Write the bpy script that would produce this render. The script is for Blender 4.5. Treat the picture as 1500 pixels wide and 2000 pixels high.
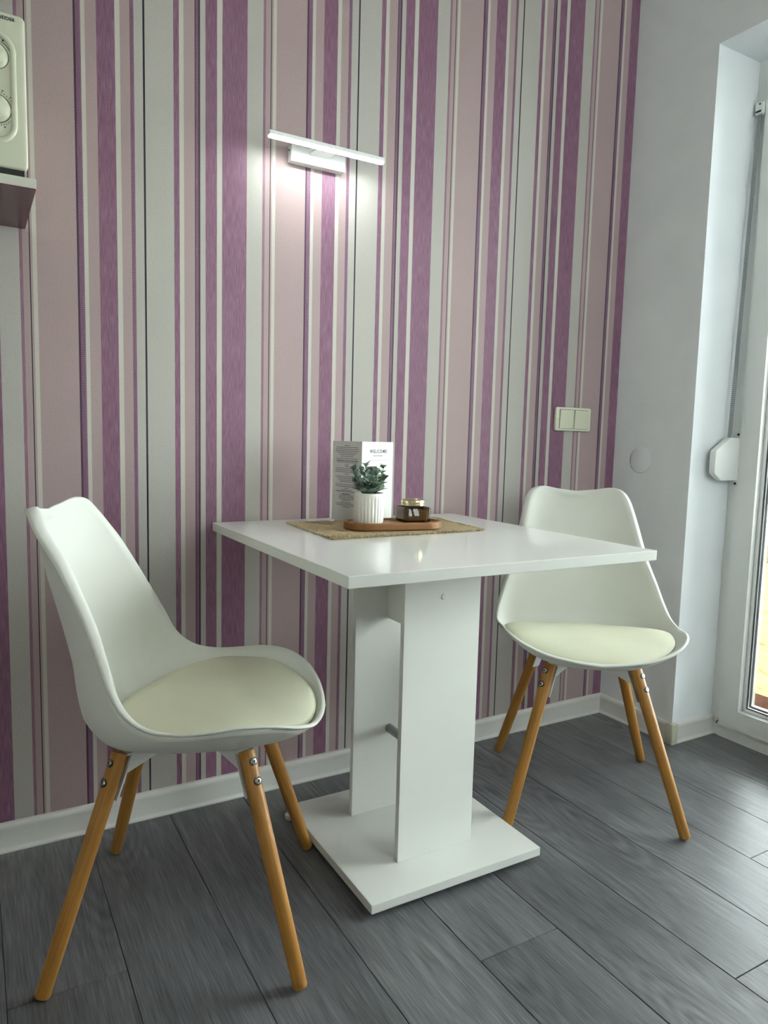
import bpy, bmesh, math, random
from mathutils import Vector, Matrix

# ------------------------------------------------------------------ scene, camera, world, exposure
for o in list(bpy.data.objects):
    bpy.data.objects.remove(o, do_unlink=True)
sc = bpy.context.scene
COL = sc.collection
PI = math.pi
random.seed(7)

F_PX, CX, CY, CZ, YAW, PITCH, ROLL = 1396.67, -1.8849, -1.7136, 0.9375, 0.52466, -0.10491, 0.02567
cam_d = bpy.data.cameras.new('camera')
cam = bpy.data.objects.new('camera', cam_d)
COL.objects.link(cam)
cam_d.sensor_fit = 'VERTICAL'
cam_d.sensor_height = 36.0
cam_d.lens = F_PX / 2000.0 * 36.0
cam_d.clip_start = 0.02
fw = Vector((math.sin(YAW) * math.cos(PITCH), math.cos(YAW) * math.cos(PITCH), math.sin(PITCH)))
rt = Vector((math.cos(YAW), -math.sin(YAW), 0))
up = rt.cross(fw)
r2 = rt * math.cos(ROLL) + up * math.sin(ROLL)
u2 = -rt * math.sin(ROLL) + up * math.cos(ROLL)
M4 = Matrix((r2, u2, -fw)).transposed().to_4x4()
M4.translation = Vector((CX, CY, CZ))
cam.matrix_world = M4
sc.camera = cam

world = bpy.data.worlds.new('sky')
sc.world = world
world.use_nodes = True
bgn = world.node_tree.nodes['Background']
bgn.inputs['Color'].default_value = (0.965, 1.0, 1.0, 1)     # even overcast sky
bgn.inputs['Strength'].default_value = 6.0

sc.view_settings.view_transform = 'Standard'
sc.view_settings.look = 'None'
sc.view_settings.gamma = 1.0
sc.view_settings.use_curve_mapping = False
sc.view_settings.exposure = 1.40
sc.cycles.max_bounces = 5
sc.cycles.diffuse_bounces = 4
sc.cycles.glossy_bounces = 3
sc.cycles.transparent_max_bounces = 8
sc.cycles.adaptive_threshold = 0.12
sc.cycles.adaptive_min_samples = 16
sc.cycles.sample_clamp_indirect = 6.0

# ------------------------------------------------------------------ materials
class N:
    """small helper around a node tree"""
    def __init__(s, name):
        s.m = bpy.data.materials.new(name)
        s.m.use_nodes = True
        s.t = s.m.node_tree
        s.b = s.t.nodes['Principled BSDF']
        s.out = s.t.nodes['Material Output']
    def n(s, typ, **kw):
        nd = s.t.nodes.new(typ)
        for k, v in kw.items():
            setattr(nd, k, v)
        return nd
    def l(s, a, b):
        s.t.links.new(a, b)
    def val(s, sock, v):
        if hasattr(v, 'is_linked') or hasattr(v, 'links'):
            s.l(v, sock)
        else:
            sock.default_value = v
    def math(s, op, a, b=0.0, c=0.0):
        nd = s.n('ShaderNodeMath', operation=op)
        for i, v in enumerate((a, b, c)):
            s.val(nd.inputs[i], v)
        return nd.outputs[0]
    def mix(s, fac, a, b, blend='MIX'):
        nd = s.n('ShaderNodeMix', data_type='RGBA', blend_type=blend)
        s.val(nd.inputs[0], fac)
        for i, v in ((6, a), (7, b)):
            if isinstance(v, tuple):
                nd.inputs[i].default_value = (*v[:3], 1)
            else:
                s.l(v, nd.inputs[i])
        return nd.outputs[2]
    def coord(s, scale=(1, 1, 1), kind='Object'):
        tc = s.n('ShaderNodeTexCoord')
        mp = s.n('ShaderNodeMapping')
        mp.inputs['Scale'].default_value = scale
        s.l(tc.outputs[kind], mp.inputs['Vector'])
        return mp.outputs[0]
    def noise(s, vec, scale=5, detail=4, rough=0.5, dist=0.0):
        nd = s.n('ShaderNodeTexNoise')
        s.l(vec, nd.inputs['Vector'])
        nd.inputs['Scale'].default_value = scale
        nd.inputs['Detail'].default_value = detail
        nd.inputs['Roughness'].default_value = rough
        nd.inputs['Distortion'].default_value = dist
        return nd.outputs['Fac']
    def ramp(s, fac, stops, interp='LINEAR'):
        nd = s.n('ShaderNodeValToRGB')
        s.l(fac, nd.inputs[0])
        cr = nd.color_ramp
        cr.interpolation = interp
        while len(cr.elements) < len(stops):
            cr.elements.new(0.5)
        for i, (p, c) in enumerate(stops):
            cr.elements[i].position = p
            cr.elements[i].color = (*c[:3], 1)
        return nd.outputs[0]
    def bump(s, h, strength=0.2, dist=0.002):
        nd = s.n('ShaderNodeBump')
        nd.inputs['Strength'].default_value = strength
        nd.inputs['Distance'].default_value = dist
        s.l(h, nd.inputs['Height'])
        s.l(nd.outputs[0], s.b.inputs['Normal'])
    def base(s, c=None, rough=None, metal=None, spec=None, coat=None):
        if c is not None:
            if isinstance(c, tuple):
                s.b.inputs['Base Color'].default_value = (*c[:3], 1)
            else:
                s.l(c, s.b.inputs['Base Color'])
        if rough is not None:
            s.val(s.b.inputs['Roughness'], rough)
        if metal is not None:
            s.b.inputs['Metallic'].default_value = metal
        if spec is not None:
            s.b.inputs['Specular IOR Level'].default_value = spec
        if coat is not None:
            s.b.inputs['Coat Weight'].default_value = coat
        return s.m

def plain(name, c, rough=0.5, metal=0.0, spec=0.5, var=0.03, scale=8, bump=0.0, bscale=200, coat=None):
    k = N(name)
    v = k.coord()
    f = k.noise(v, scale, 1)
    lo = tuple(max(0, x * (1 - var)) for x in c)
    hi = tuple(min(1, x * (1 + var)) for x in c)
    col = k.ramp(f, [(0.3, lo), (0.7, hi)])
    if bump:
        k.bump(k.noise(v, bscale, 1), bump, 0.001)
    return k.base(col, rough, metal, spec, coat)

M = {}
M['white_wall'] = plain('painted_plaster', (0.82, 0.85, 0.87), 0.75, spec=0.25, var=0.02, bump=0.15, bscale=120)
M['ceiling'] = plain('ceiling_paint', (0.85, 0.84, 0.81), 0.85, spec=0.2, var=0.01)
M['room_wall'] = plain('room_wall_paint', (0.84, 0.82, 0.77), 0.85, spec=0.2, var=0.02)
M['skirting'] = plain('skirting_vinyl', (0.74, 0.73, 0.70), 0.4, var=0.02)
M['cap'] = plain('skirting_corner_cap', (0.58, 0.57, 0.46), 0.4, var=0.03)
M['upvc'] = plain('white_upvc', (0.80, 0.81, 0.80), 0.25, spec=0.5, var=0.01)
M['gasket'] = plain('rubber_gasket', (0.13, 0.14, 0.15), 0.5, var=0.1)
M['alu'] = plain('aluminium', (0.55, 0.56, 0.57), 0.35, metal=0.9, var=0.03)
M['laminate'] = plain('white_laminate', (0.78, 0.785, 0.745), 0.11, spec=0.5, var=0.008, coat=0.0)
M['laminate_edge'] = plain('laminate_edge_band', (0.74, 0.73, 0.67), 0.35, var=0.02)
M['rod'] = plain('grey_painted_rod', (0.30, 0.31, 0.32), 0.4, var=0.03)
M['shell'] = plain('white_polypropylene', (0.76, 0.765, 0.705), 0.55, spec=0.35, var=0.01, bump=0.04, bscale=900)
M['cushion'] = plain('cream_leatherette', (0.78, 0.77, 0.59), 0.42, spec=0.4, var=0.02, bump=0.12, bscale=700)
M['bracket'] = plain('white_powder_coat', (0.78, 0.78, 0.76), 0.4, var=0.01)
M['steel'] = plain('bolt_steel', (0.62, 0.60, 0.56), 0.25, metal=1.0, var=0.05)
M['black'] = plain('black_parts_and_shade', (0.02, 0.02, 0.02), 0.5, var=0.1)
M['switch'] = plain('cream_switch_plastic', (0.70, 0.70, 0.55), 0.3, var=0.01)
M['microwave'] = plain('cream_enamel', (0.72, 0.73, 0.58), 0.22, spec=0.5, var=0.01, coat=0.3)
M['print'] = plain('black_print', (0.025, 0.025, 0.03), 0.6, var=0.1)
M['greyprint_shadow'] = plain('grey_print_and_shadow', (0.16, 0.16, 0.17), 0.6, var=0.1)
M['paper'] = plain('white_paper', (0.70, 0.70, 0.68), 0.6, var=0.01)
M['pot'] = plain('white_ceramic', (0.80, 0.79, 0.74), 0.4, var=0.015)
M['soil'] = plain('dark_moss', (0.05, 0.06, 0.04), 0.9, var=0.4, scale=200)
M['stem'] = plain('green_stem', (0.16, 0.22, 0.12), 0.6, var=0.2, scale=60)
M['shelf'] = plain('cream_shelf_board', (0.66, 0.66, 0.58), 0.4, var=0.02)
M['shelf_under'] = plain('plum_underside', (0.105, 0.030, 0.048), 0.25, var=0.05)  # underside coloured dark plum, apart from the cream board
M['lamp_white'] = plain('white_lamp_metal', (0.76, 0.77, 0.76), 0.35, var=0.01)
M['wax'] = plain('cream_wax', (0.55, 0.45, 0.26), 0.5, var=0.05)
M['strap'] = None
M['terrace'] = plain('brown_decking', (0.030, 0.014, 0.010), 0.9, spec=0.0, var=0.2)

def wall_stripes():
    k = N('striped_wallpaper')
    tc = k.n('ShaderNodeTexCoord')
    sep = k.n('ShaderNodeSeparateXYZ')
    k.l(tc.outputs['Object'], sep.inputs[0])
    W = 0.53
    X0 = -0.1767
    u = k.math('DIVIDE', k.math('SUBTRACT', sep.outputs['X'], X0 - 0.06), W)
    u = k.math('FRACT', k.math('ADD', u, 20.0))
    S = (0.455, 0.43, 0.395)       # silver
    C = (0.545, 0.52, 0.465)        # cream
    P = (0.405, 0.30, 0.302)       # pale pink
    Q = (0.195, 0.080, 0.140)        # plum
    T = (0.245, 0.125, 0.175)        # thin rose
    K = (0.022, 0.018, 0.030)      # black line
    D = (0.07, 0.03, 0.06)         # dark violet line
    h = (0.225, 0.110, 0.170)        # hatched plum
    st = [(-60, Q), (-58, S), (-19, T), (-12.6, P), (-1.4, K), (1.6, P), (6, C), (14, P), (92.5, D), (95.5, h),
          (106, C), (114, P), (138, Q), (175.2, C), (185, P), (206.5, h), (213.5, S), (233.6, K), (236.2, S),
          (299, Q), (312.6, C), (323, P), (346.2, D), (348.8, h), (356, D), (358.4, S), (371, Q), (398, C), (410, Q)]
    st = [((p + 60) / 530.0, c) for p, c in st]
    a = [s for s in st if s[0] < 0.5]
    b = [s for s in st if s[0] >= 0.5]
    b = [(0.0, a[-1][1])] + b
    ca = k.ramp(u, a, 'CONSTANT')
    cb = k.ramp(u, b, 'CONSTANT')
    col = k.mix(k.math('GREATER_THAN', u, b[1][0]), ca, cb)
    # masks: plum (vertical thread), hatch (horizontal ribs)
    sat = k.n('ShaderNodeSeparateColor', mode='HSV')
    k.l(col, sat.inputs[0])
    plum = k.math('MULTIPLY', k.math('GREATER_THAN', sat.outputs[1], 0.3), k.math('GREATER_THAN', sat.outputs[2], 0.14))
    hm = k.math('ADD', k.math('MULTIPLY', k.math('GREATER_THAN', u, (95.5 + 60) / 530), k.math('LESS_THAN', u, (106 + 60) / 530)),
                k.math('ADD', k.math('MULTIPLY', k.math('GREATER_THAN', u, (206.5 + 60) / 530), k.math('LESS_THAN', u, (213.5 + 60) / 530)),
                       k.math('MULTIPLY', k.math('GREATER_THAN', u, (348.8 + 60) / 530), k.math('LESS_THAN', u, (356 + 60) / 530))))
    v1 = k.coord((700, 1, 26))
    thread = k.noise(v1, 1.0, 2, 0.6)
    v2 = k.coord((240, 1, 300))
    cloth = k.noise(v2, 1.0, 1, 0.55)
    v3 = k.coord((3.0, 1, 2.2))
    cloud = k.noise(v3, 1.0, 1)
    z = sep.outputs['Z']
    wv = k.math('SINE', k.math('ADD', k.math('MULTIPLY', z, 2 * PI / 0.0042), k.math('MULTIPLY', k.noise(k.coord((60, 1, 60)), 1.0, 0), 5.0)))
    rib = k.math('GREATER_THAN', wv, 0.25)
    tcol = k.mix(k.math('MULTIPLY', plum, k.math('MULTIPLY', k.math('SUBTRACT', thread, 0.40), 1.5)), col, (0.42, 0.27, 0.36))
    tcol = k.mix(k.math('MULTIPLY', hm, k.math('MULTIPLY', rib, 0.75)), tcol, (0.09, 0.04, 0.09))
    f = k.math('ADD', 0.84, k.math('ADD', k.math('MULTIPLY', cloth, 0.22), k.math('MULTIPLY', cloud, 0.10)))
    g = k.n('ShaderNodeCombineColor')
    for i in range(3):
        k.l(f, g.inputs[i])
    colf = k.mix(1.0, tcol, g.outputs[0], 'MULTIPLY')
    k.bump(cloth, 0.18, 0.0006)
    rgh = k.math('SUBTRACT', 0.62, k.math('MULTIPLY', plum, 0.14))
    return k.base(colf, rgh, spec=0.4)
M['wallpaper'] = wall_stripes()

def floor_wood():
    k = N('grey_oak_laminate')
    oi = k.n('ShaderNodeObjectInfo')
    tc = k.n('ShaderNodeTexCoord')
    off = k.n('ShaderNodeCombineXYZ')
    k.l(k.math('MULTIPLY', oi.outputs['Random'], 31.7), off.inputs[0])
    k.l(k.math('MULTIPLY', oi.outputs['Random'], 53.1), off.inputs[1])
    add = k.n('ShaderNodeVectorMath', operation='ADD')
    k.l(tc.outputs['Object'], add.inputs[0])
    k.l(off.outputs[0], add.inputs[1])
    def mp(s):
        m_ = k.n('ShaderNodeMapping')
        m_.inputs['Scale'].default_value = s
        k.l(add.outputs[0], m_.inputs['Vector'])
        return m_.outputs[0]
    fine = k.noise(mp((430, 11, 1)), 1.0, 2, 0.7)
    mid = k.noise(mp((40, 2.6, 1)), 1.0, 2, 0.6, 1.0)
    big = k.noise(mp((6, 1.6, 1)), 1.0, 2, 0.5)
    # growth rings around scattered knots
    vor = k.n('ShaderNodeTexVoronoi')
    k.l(mp((5.2, 1.25, 1)), vor.inputs['Vector'])
    vor.inputs['Scale'].default_value = 1.0
    d_ = k.math('ADD', vor.outputs['Distance'], k.math('MULTIPLY', k.math('SUBTRACT', big, 0.5), 0.30))
    ring = k.math('SINE', k.math('ADD', k.math('MULTIPLY', d_, 95.0), k.math('MULTIPLY', mid, 5.0)))
    rmask = k.ramp(d_, [(0.05, (1, 1, 1)), (0.48, (0, 0, 0))])
    core = k.ramp(d_, [(0.015, (1, 1, 1)), (0.10, (0, 0, 0))])
    t = k.math('ADD', k.math('MULTIPLY', fine, 0.75), k.math('MULTIPLY', mid, 0.40))
    t = k.math('ADD', t, k.math('MULTIPLY', k.math('MULTIPLY', ring, 0.11), rmask))
    t = k.math('SUBTRACT', t, k.math('MULTIPLY', core, 0.22))
    t = k.math('ADD', t, k.math('MULTIPLY', k.math('SUBTRACT', big, 0.5), 0.45))
    t = k.math('ADD', t, k.math('MULTIPLY', k.math('SUBTRACT', oi.outputs['Random'], 0.5), 0.10))
    col = k.ramp(t, [(0.34, (0.054, 0.054, 0.057)), (0.56, (0.122, 0.124, 0.131)), (0.82, (0.222, 0.225, 0.236))])
    k.bump(fine, 0.22, 0.0008)
    rg = k.math('ADD', 0.28, k.math('MULTIPLY', fine, 0.16))
    return k.base(col, rg, spec=0.5)
M['floor'] = floor_wood()
M['joint'] = plain('floor_joint', (0.02, 0.02, 0.02), 0.8)

def beech(name, lo, hi, axis=2, spec=0.4):
    k = N(name)
    sc_ = [220, 220, 220]
    sc_[axis] = 7
    f = k.noise(k.coord(tuple(sc_)), 1.0, 4, 0.6)
    s2 = [30, 30, 30]
    s2[axis] = 2.2
    g = k.noise(k.coord(tuple(s2)), 1.0, 3, 0.5, 0.8)
    t = k.math('ADD', k.math('MULTIPLY', f, 0.5), k.math('MULTIPLY', g, 0.5))
    col = k.ramp(t, [(0.34, lo), (0.66, hi)])
    k.bump(f, 0.1, 0.0006)
    return k.base(col, 0.42, spec=spec)
M['beech'] = beech('beech_leg', (0.30, 0.125, 0.022), (0.55, 0.27, 0.058))
M['tray'] = beech('walnut_tray', (0.19, 0.080, 0.025), (0.36, 0.170, 0.062), axis=0)

def burlap():
    k = N('jute_weave')
    tc = k.n('ShaderNodeTexCoord')
    sep = k.n('ShaderNodeSeparateXYZ')
    k.l(tc.outputs['Object'], sep.inputs[0])
    jit = k.math('MULTIPLY', k.noise(k.coord((60, 60, 1)), 1.0, 2), 4.0)
    wx = k.math('SINE', k.math('ADD', k.math('MULTIPLY', sep.outputs[0], 2 * PI / 0.0030), jit))
    wy = k.math('SINE', k.math('ADD', k.math('MULTIPLY', sep.outputs[1], 2 * PI / 0.0030), jit))
    w = k.math('MULTIPLY', wx, wy)
    nz = k.noise(k.coord((350, 350, 350)), 1.0, 3)
    t = k.math('ADD', k.math('MULTIPLY', w, 0.22), nz)
    col = k.ramp(t, [(0.2, (0.20, 0.14, 0.07)), (0.5, (0.45, 0.345, 0.20)), (0.85, (0.66, 0.55, 0.37))])
    k.bump(t, 0.8, 0.002)
    return k.base(col, 0.85, spec=0.15)
M['burlap'] = burlap()
M['thread'] = plain('jute_thread', (0.52, 0.43, 0.27), 0.85, spec=0.1, var=0.25, scale=150)

def leaf_mat():
    k = N('eucalyptus_leaf')
    oi = k.n('ShaderNodeObjectInfo')
    n_ = k.noise(k.coord((90, 90, 90)), 1.0, 3)
    t = k.math('ADD', k.math('MULTIPLY', oi.outputs['Random'], 0.7), k.math('MULTIPLY', n_, 0.3))
    col = k.ramp(t, [(0.1, (0.24, 0.36, 0.30)), (0.5, (0.38, 0.50, 0.41)), (0.8, (0.52, 0.62, 0.50)), (0.95, (0.55, 0.60, 0.36))])
    return k.base(col, 0.6, spec=0.3)
M['leaf'] = leaf_mat()

def glass(name, tint=(1, 1, 1), refl=1.0):
    # thin clear pane: straight-through transmission plus a Fresnel surface reflection
    k = N(name)
    tr = k.n('ShaderNodeBsdfTransparent')
    tr.inputs[0].default_value = (*tint, 1)
    gl = k.n('ShaderNodeBsdfGlossy')
    gl.inputs['Roughness'].default_value = 0.02
    fr = k.n('ShaderNodeFresnel')
    fr.inputs[0].default_value = 1.5
    mx = k.n('ShaderNodeMixShader')
    k.l(k.math('MULTIPLY', fr.outputs[0], refl), mx.inputs[0])
    k.l(tr.outputs[0], mx.inputs[1])
    k.l(gl.outputs[0], mx.inputs[2])
    k.l(mx.outputs[0], k.out.inputs[0])
    return k.m
M['pane'] = glass('clear_pane', (0.93, 0.97, 0.96))
M['smoke_glass'] = glass('smoked_glass', (0.42, 0.33, 0.26), 0.8)

k = N('brushed_brass')
f_ = k.noise(k.coord((20, 20, 900)), 1.0, 3)
M['brass'] = k.base(k.ramp(f_, [(0.3, (0.50, 0.43, 0.25)), (0.7, (0.70, 0.62, 0.40))]), 0.3, 1.0)

k = N('woven_shutter_strap')
sp = k.n('ShaderNodeSeparateXYZ')
k.l(k.coord(), sp.inputs[0])
w_ = k.math('SINE', k.math('MULTIPLY', sp.outputs[2], 2 * PI / 0.006))
M['strap'] = k.base(k.ramp(k.math('ADD', k.math('MULTIPLY', w_, 0.5), 0.5), [(0.2, (0.20, 0.22, 0.22)), (0.8, (0.42, 0.44, 0.44))]), 0.7)

k = N('led_diffuser')
k.b.inputs['Base Color'].default_value = (0.9, 0.9, 0.9, 1)
k.b.inputs['Emission Color'].default_value = (0.92, 1.0, 0.97, 1)
k.b.inputs['Emission Strength'].default_value = 33.0
M['led'] = k.m

k = N('yellow_garden_wall')
vv = k.coord((4, 2, 9))
tt = k.noise(vv, 2.2, 5, 0.65, 1.5)
M['garden'] = k.base(k.ramp(tt, [(0.30, (0.060, 0.042, 0.012)), (0.42, (0.125, 0.098, 0.048)), (0.7, (0.150, 0.112, 0.068))]), 0.95, spec=0.0)

# ------------------------------------------------------------------ mesh helpers
def tag(o, label=None, cat=None, group=None, kind=None):
    if label: o['label'] = label
    if cat: o['category'] = cat
    if group: o['group'] = group
    if kind: o['kind'] = kind
    return o

def link(name, me, mat, parent=None, smooth=False, angle=None):
    o = bpy.data.objects.new(name, me)
    COL.objects.link(o)
    if mat is not None and not me.materials:
        me.materials.append(mat)
    if parent is not None:
        o.parent = parent
    if smooth:
        for p in me.polygons:
            p.use_smooth = True
        if angle is not None:
            try:
                me.set_sharp_from_angle(angle=angle)
            except Exception:
                pass
    return o

def obj(name, bm, mat, parent=None, smooth=False, angle=None, recalc=True):
    if recalc:
        bmesh.ops.recalc_face_normals(bm, faces=bm.faces)
    me = bpy.data.meshes.new(name)
    bm.to_mesh(me)
    bm.free()
    return link(name, me, mat, parent, smooth, angle)

def empty(name, loc=(0, 0, 0), rz=0.0):
    o = bpy.data.objects.new(name, None)
    o.empty_display_size = 0.05
    COL.objects.link(o)
    o.location = loc
    o.rotation_euler = (0, 0, rz)
    return o

def B(*boxes, bev=0.0, seg=2):
    """bmesh of axis aligned boxes (x0,x1,y0,y1,z0,z1)"""
    bm = bmesh.new()
    for (x0, x1, y0, y1, z0, z1) in boxes:
        vs = [bm.verts.new(p) for p in ((x0, y0, z0), (x1, y0, z0), (x1, y1, z0), (x0, y1, z0),
                                        (x0, y0, z1), (x1, y0, z1), (x1, y1, z1), (x0, y1, z1))]
        for f in ((0, 3, 2, 1), (4, 5, 6, 7), (0, 1, 5, 4), (1, 2, 6, 5), (2, 3, 7, 6), (3, 0, 4, 7)):
            bm.faces.new([vs[i] for i in f])
    if bev:
        bmesh.ops.bevel(bm, geom=list(bm.edges), offset=bev, segments=seg, affect='EDGES', profile=0.5)
    return bm

def prism(pts, a0, a1, axis='z', bev=0.0, seg=2):
    """extrude a 2D outline; axis z: pts=(x,y); axis y: pts=(x,z); axis x: pts=(y,z)"""
    bm = bmesh.new()
    def P(p, a):
        return {'z': (p[0], p[1], a), 'y': (p[0], a, p[1]), 'x': (a, p[0], p[1])}[axis]
    lo = [bm.verts.new(P(p, a0)) for p in pts]
    hi = [bm.verts.new(P(p, a1)) for p in pts]
    n = len(pts)
    bm.faces.new(lo[::-1])
    bm.faces.new(hi)
    for i in range(n):
        bm.faces.new((lo[i], lo[(i + 1) % n], hi[(i + 1) % n], hi[i]))
    bmesh.ops.recalc_face_normals(bm, faces=bm.faces)
    if bev:
        es = [e for e in bm.edges if e.calc_face_angle(0) > 0.6]
        bmesh.ops.bevel(bm, geom=es, offset=bev, segments=seg, affect='EDGES', profile=0.5)
    return bm

def rrect(cx, cy, w, h, r, n=6):
    out = []
    for (sx, sy, a0) in ((1, 1, 0), (-1, 1, 90), (-1, -1, 180), (1, -1, 270)):
        for i in range(n + 1):
            a = math.radians(a0 + 90 * i / n)
            out.append((cx + sx * (w / 2 - r) + r * math.cos(a), cy + sy * (h / 2 - r) + r * math.sin(a)))
    return out

def lathe(prof, n=32, bm=None, cap=True):
    bm = bm or bmesh.new()
    rings = []
    for (r, z) in prof:
        if r < 1e-6:
            rings.append([bm.verts.new((0, 0, z))])
        else:
            rings.append([bm.verts.new((r * math.cos(2 * PI * i / n), r * math.sin(2 * PI * i / n), z)) for i in range(n)])
    for a, b in zip(rings, rings[1:]):
        for i in range(n):
            j = (i + 1) % n
            if len(a) == 1 and len(b) == 1: continue
            if len(a) == 1: bm.faces.new((a[0], b[i], b[j]))
            elif len(b) == 1: bm.faces.new((a[i], a[j], b[0]))
            else: bm.faces.new((a[i], a[j], b[j], b[i]))
    return bm

def tube(path, r, n=8, bm=None, closed=False, nrm=None):
    bm = bm or bmesh.new()
    path = [Vector(p) for p in path]
    m = len(path)
    rings = []
    for i, p in enumerate(path):
        if closed:
            t = path[(i + 1) % m] - path[i - 1]
        else:
            t = path[min(i + 1, m - 1)] - path[max(i - 1, 0)]
        t.normalize()
        a = Vector((0, 0, 1)) if abs(t.z) < 0.9 else Vector((1, 0, 0))
        if nrm is not None: a = Vector(nrm)
        x = t.cross(a).normalized()
        y = t.cross(x).normalized()
        rr = r[i] if isinstance(r, (list, tuple)) else r
        rings.append([bm.verts.new(p + x * rr * math.cos(2 * PI * k_ / n) + y * rr * math.sin(2 * PI * k_ / n)) for k_ in range(n)])
    prs = list(zip(rings, rings[1:])) + ([(rings[-1], rings[0])] if closed else [])
    for a, b in prs:
        for i in range(n):
            j = (i + 1) % n
            bm.faces.new((a[i], a[j], b[j], b[i]))
    if not closed:
        bm.faces.new(rings[0][::-1])
        bm.faces.new(rings[-1])
    return bm

def xform(bm, mat):
    bmesh.ops.transform(bm, matrix=mat, verts=bm.verts)
    return bm

def join(*bms):
    out = bmesh.new()
    for b in bms:
        me = bpy.data.meshes.new('tmp')
        b.to_mesh(me)
        b.free()
        out.from_mesh(me)
        bpy.data.meshes.remove(me)
    return out

def text_mesh(body, size, extrude=0.0002, spacing=1.0):
    cu = bpy.data.curves.new('lettering', 'FONT')
    cu.body = body
    cu.size = size
    cu.extrude = extrude
    cu.space_character = spacing
    cu.resolution_u = 3
    cu.offset = size * 0.025
    t = bpy.data.objects.new('lettering', cu)
    COL.objects.link(t)
    bpy.context.view_layer.update()
    me = bpy.data.meshes.new_from_object(t.evaluated_get(bpy.context.evaluated_depsgraph_get()))
    bpy.data.objects.remove(t, do_unlink=True)
    me.materials.clear()
    return me

def copy_tree(o, parent=None):
    c = o.copy()
    COL.objects.link(c)
    c.parent = parent
    for ch in list(o.children):
        copy_tree(ch, c)
    return c

def struct(o, label, cat):
    return tag(o, label, cat, kind='structure')

# ------------------------------------------------------------------ room shell
YE, RD, ZL = -0.298, 0.1925, 2.0755      # door reveal: edge, depth, lintel height
YD = -1.42                               # far side of the door opening
XL, YB, ZC = -3.1, -2.55, 2.52            # left wall, wall behind the camera, ceiling
XA, YA = -0.92, -2.02                    # unseen pier beside the alcove, shaped to shade the left of the room
WX0, WX1, WZ0, WZ1 = -0.86, -0.08, 1.08, 2.40   # unseen window added behind the camera for more light

struct(obj('wall_back', B((XL, 0.02, 0, 0.12, 0, ZC)), M['wallpaper']), 'wall papered in plum, pale pink and silver vertical stripes', 'wall')
struct(obj('wall_right', B((0, 0.42, YE, 0, -0.02, ZC), (0, 0.42, YD, YE, ZL, ZC), (0, 0.42, YB, YD, -0.02, ZC)), M['white_wall']),
       'plain white plastered wall with the balcony door opening', 'wall')
struct(obj('wall_left', B((XL - 0.1, XL, YB, 0.12, 0, ZC)), M['room_wall']), 'plain wall on the left side of the room', 'wall')
struct(obj('wall_front', B((XL - 0.1, XA, YB - 0.42, YA, 0, ZC), (XA, WX0, YB - 0.42, YB, 0, ZC), (WX1, 0.42, YB - 0.42, YB, 0, ZC), (WX0, WX1, YB - 0.42, YB, 0, WZ0), (WX0, WX1, YB - 0.42, YB, WZ1, ZC)), M['room_wall']), 'plain unseen wall behind the camera, with a pier added to shade the left side', 'wall')
struct(obj('ceiling', B((XL - 0.1, 0.42, YB - 0.1, 0.12, ZC, ZC + 0.1)), M['ceiling']), 'plain white ceiling', 'ceiling')

floor = struct(obj('floor', B((XL, 0.40, YB, 0.0, -0.03, -0.003)), M['joint']), 'grey oak laminate floor laid in long planks', 'floor')
PWID = 0.1867
first_joint = {0: -0.805, 4: -0.772, 8: -0.497, 1: -1.20, 2: -1.02, 3: -1.22, 5: -1.14, 6: -1.00, 7: -0.93, 9: -1.05, -1: -1.12, -2: -1.2}
for kcol in range(-2, 19):
    xr = -0.1815 - PWID * kcol + PWID * 0 
    x1 = xr
    x0 = xr - PWID
    x1c, x0c = min(x1, RD + 0.02), max(x0, XL)
    if x1c - x0c < 0.01: continue
    j = first_joint.get(kcol, -random.uniform(0.2, 1.2))
    ys = [0.0, j]
    while ys[-1] > YB:
        ys.append(max(ys[-1] - 1.285, YB))
    for ya, yb in zip(ys, ys[1:]):
        if x0c >= -0.001:                       # only inside the door reveal
            ya, yb = min(ya, YE), max(yb, YD)
        if ya - yb < 0.02: continue
        if x0c < -0.001 < x1c and False: continue
        cx_, cy_ = (x0c + x1c) / 2, (ya + yb) / 2
        hw, hh, g = (x1c - x0c) / 2 - 0.0006, (ya - yb) / 2 - 0.0006, 0.0
        p = obj('plank', B((-hw, hw, -hh, hh, -0.008, 0.0), bev=0.0008, seg=1), M['floor'], floor)
        p.location = (cx_, cy_, 0)

# skirting boards: flat body with a rounded top bead and a small foot lip
def skirting(name, a, b, nrm, label):
    prof = [(0, 0), (0.0135, 0), (0.0135, 0.004), (0.0105, 0.009), (0.0098, 0.012), (0.0098, 0.050), (0.0108, 0.054),
            (0.0098, 0.060), (0.0065, 0.0648), (0.002, 0.066), (0, 0.066)]
    bm = bmesh.new()
    va = [bm.verts.new((a[0] + nrm[0] * d, a[1] + nrm[1] * d, z)) for d, z in prof]
    vb = [bm.verts.new((b[0] + nrm[0] * d, b[1] + nrm[1] * d, z)) for d, z in prof]
    n = len(prof)
    bm.faces.new(va)
    bm.faces.new(vb[::-1])
    for i in range(n):
        bm.faces.new((va[i], vb[i], vb[(i + 1) % n], va[(i + 1) % n]))
    return struct(obj(name, bm, M['skirting'], smooth=True, angle=0.5), label, 'skirting')
skirting('baseboard_back', (XL, 0), (0, 0), (0, -1), 'white skirting board along the striped wall')
skirting('baseboard_right', (0, 0), (0, YE + 0.012), (-1, 0), 'short white skirting board between room corner and door reveal')
skirting('baseboard_reveal', (0.012, YE), (RD, YE), (0, -1), 'white skirting board inside the door reveal')
capm = prism(rrect(-0.001, YE - 0.001, 0.029, 0.029, 0.005), 0.0, 0.0655, 'z', 0.002)
struct(obj('trim_1', capm, M['cap'], smooth=True, angle=0.6), 'yellowed skirting corner cap at the door reveal', 'trim')
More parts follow.
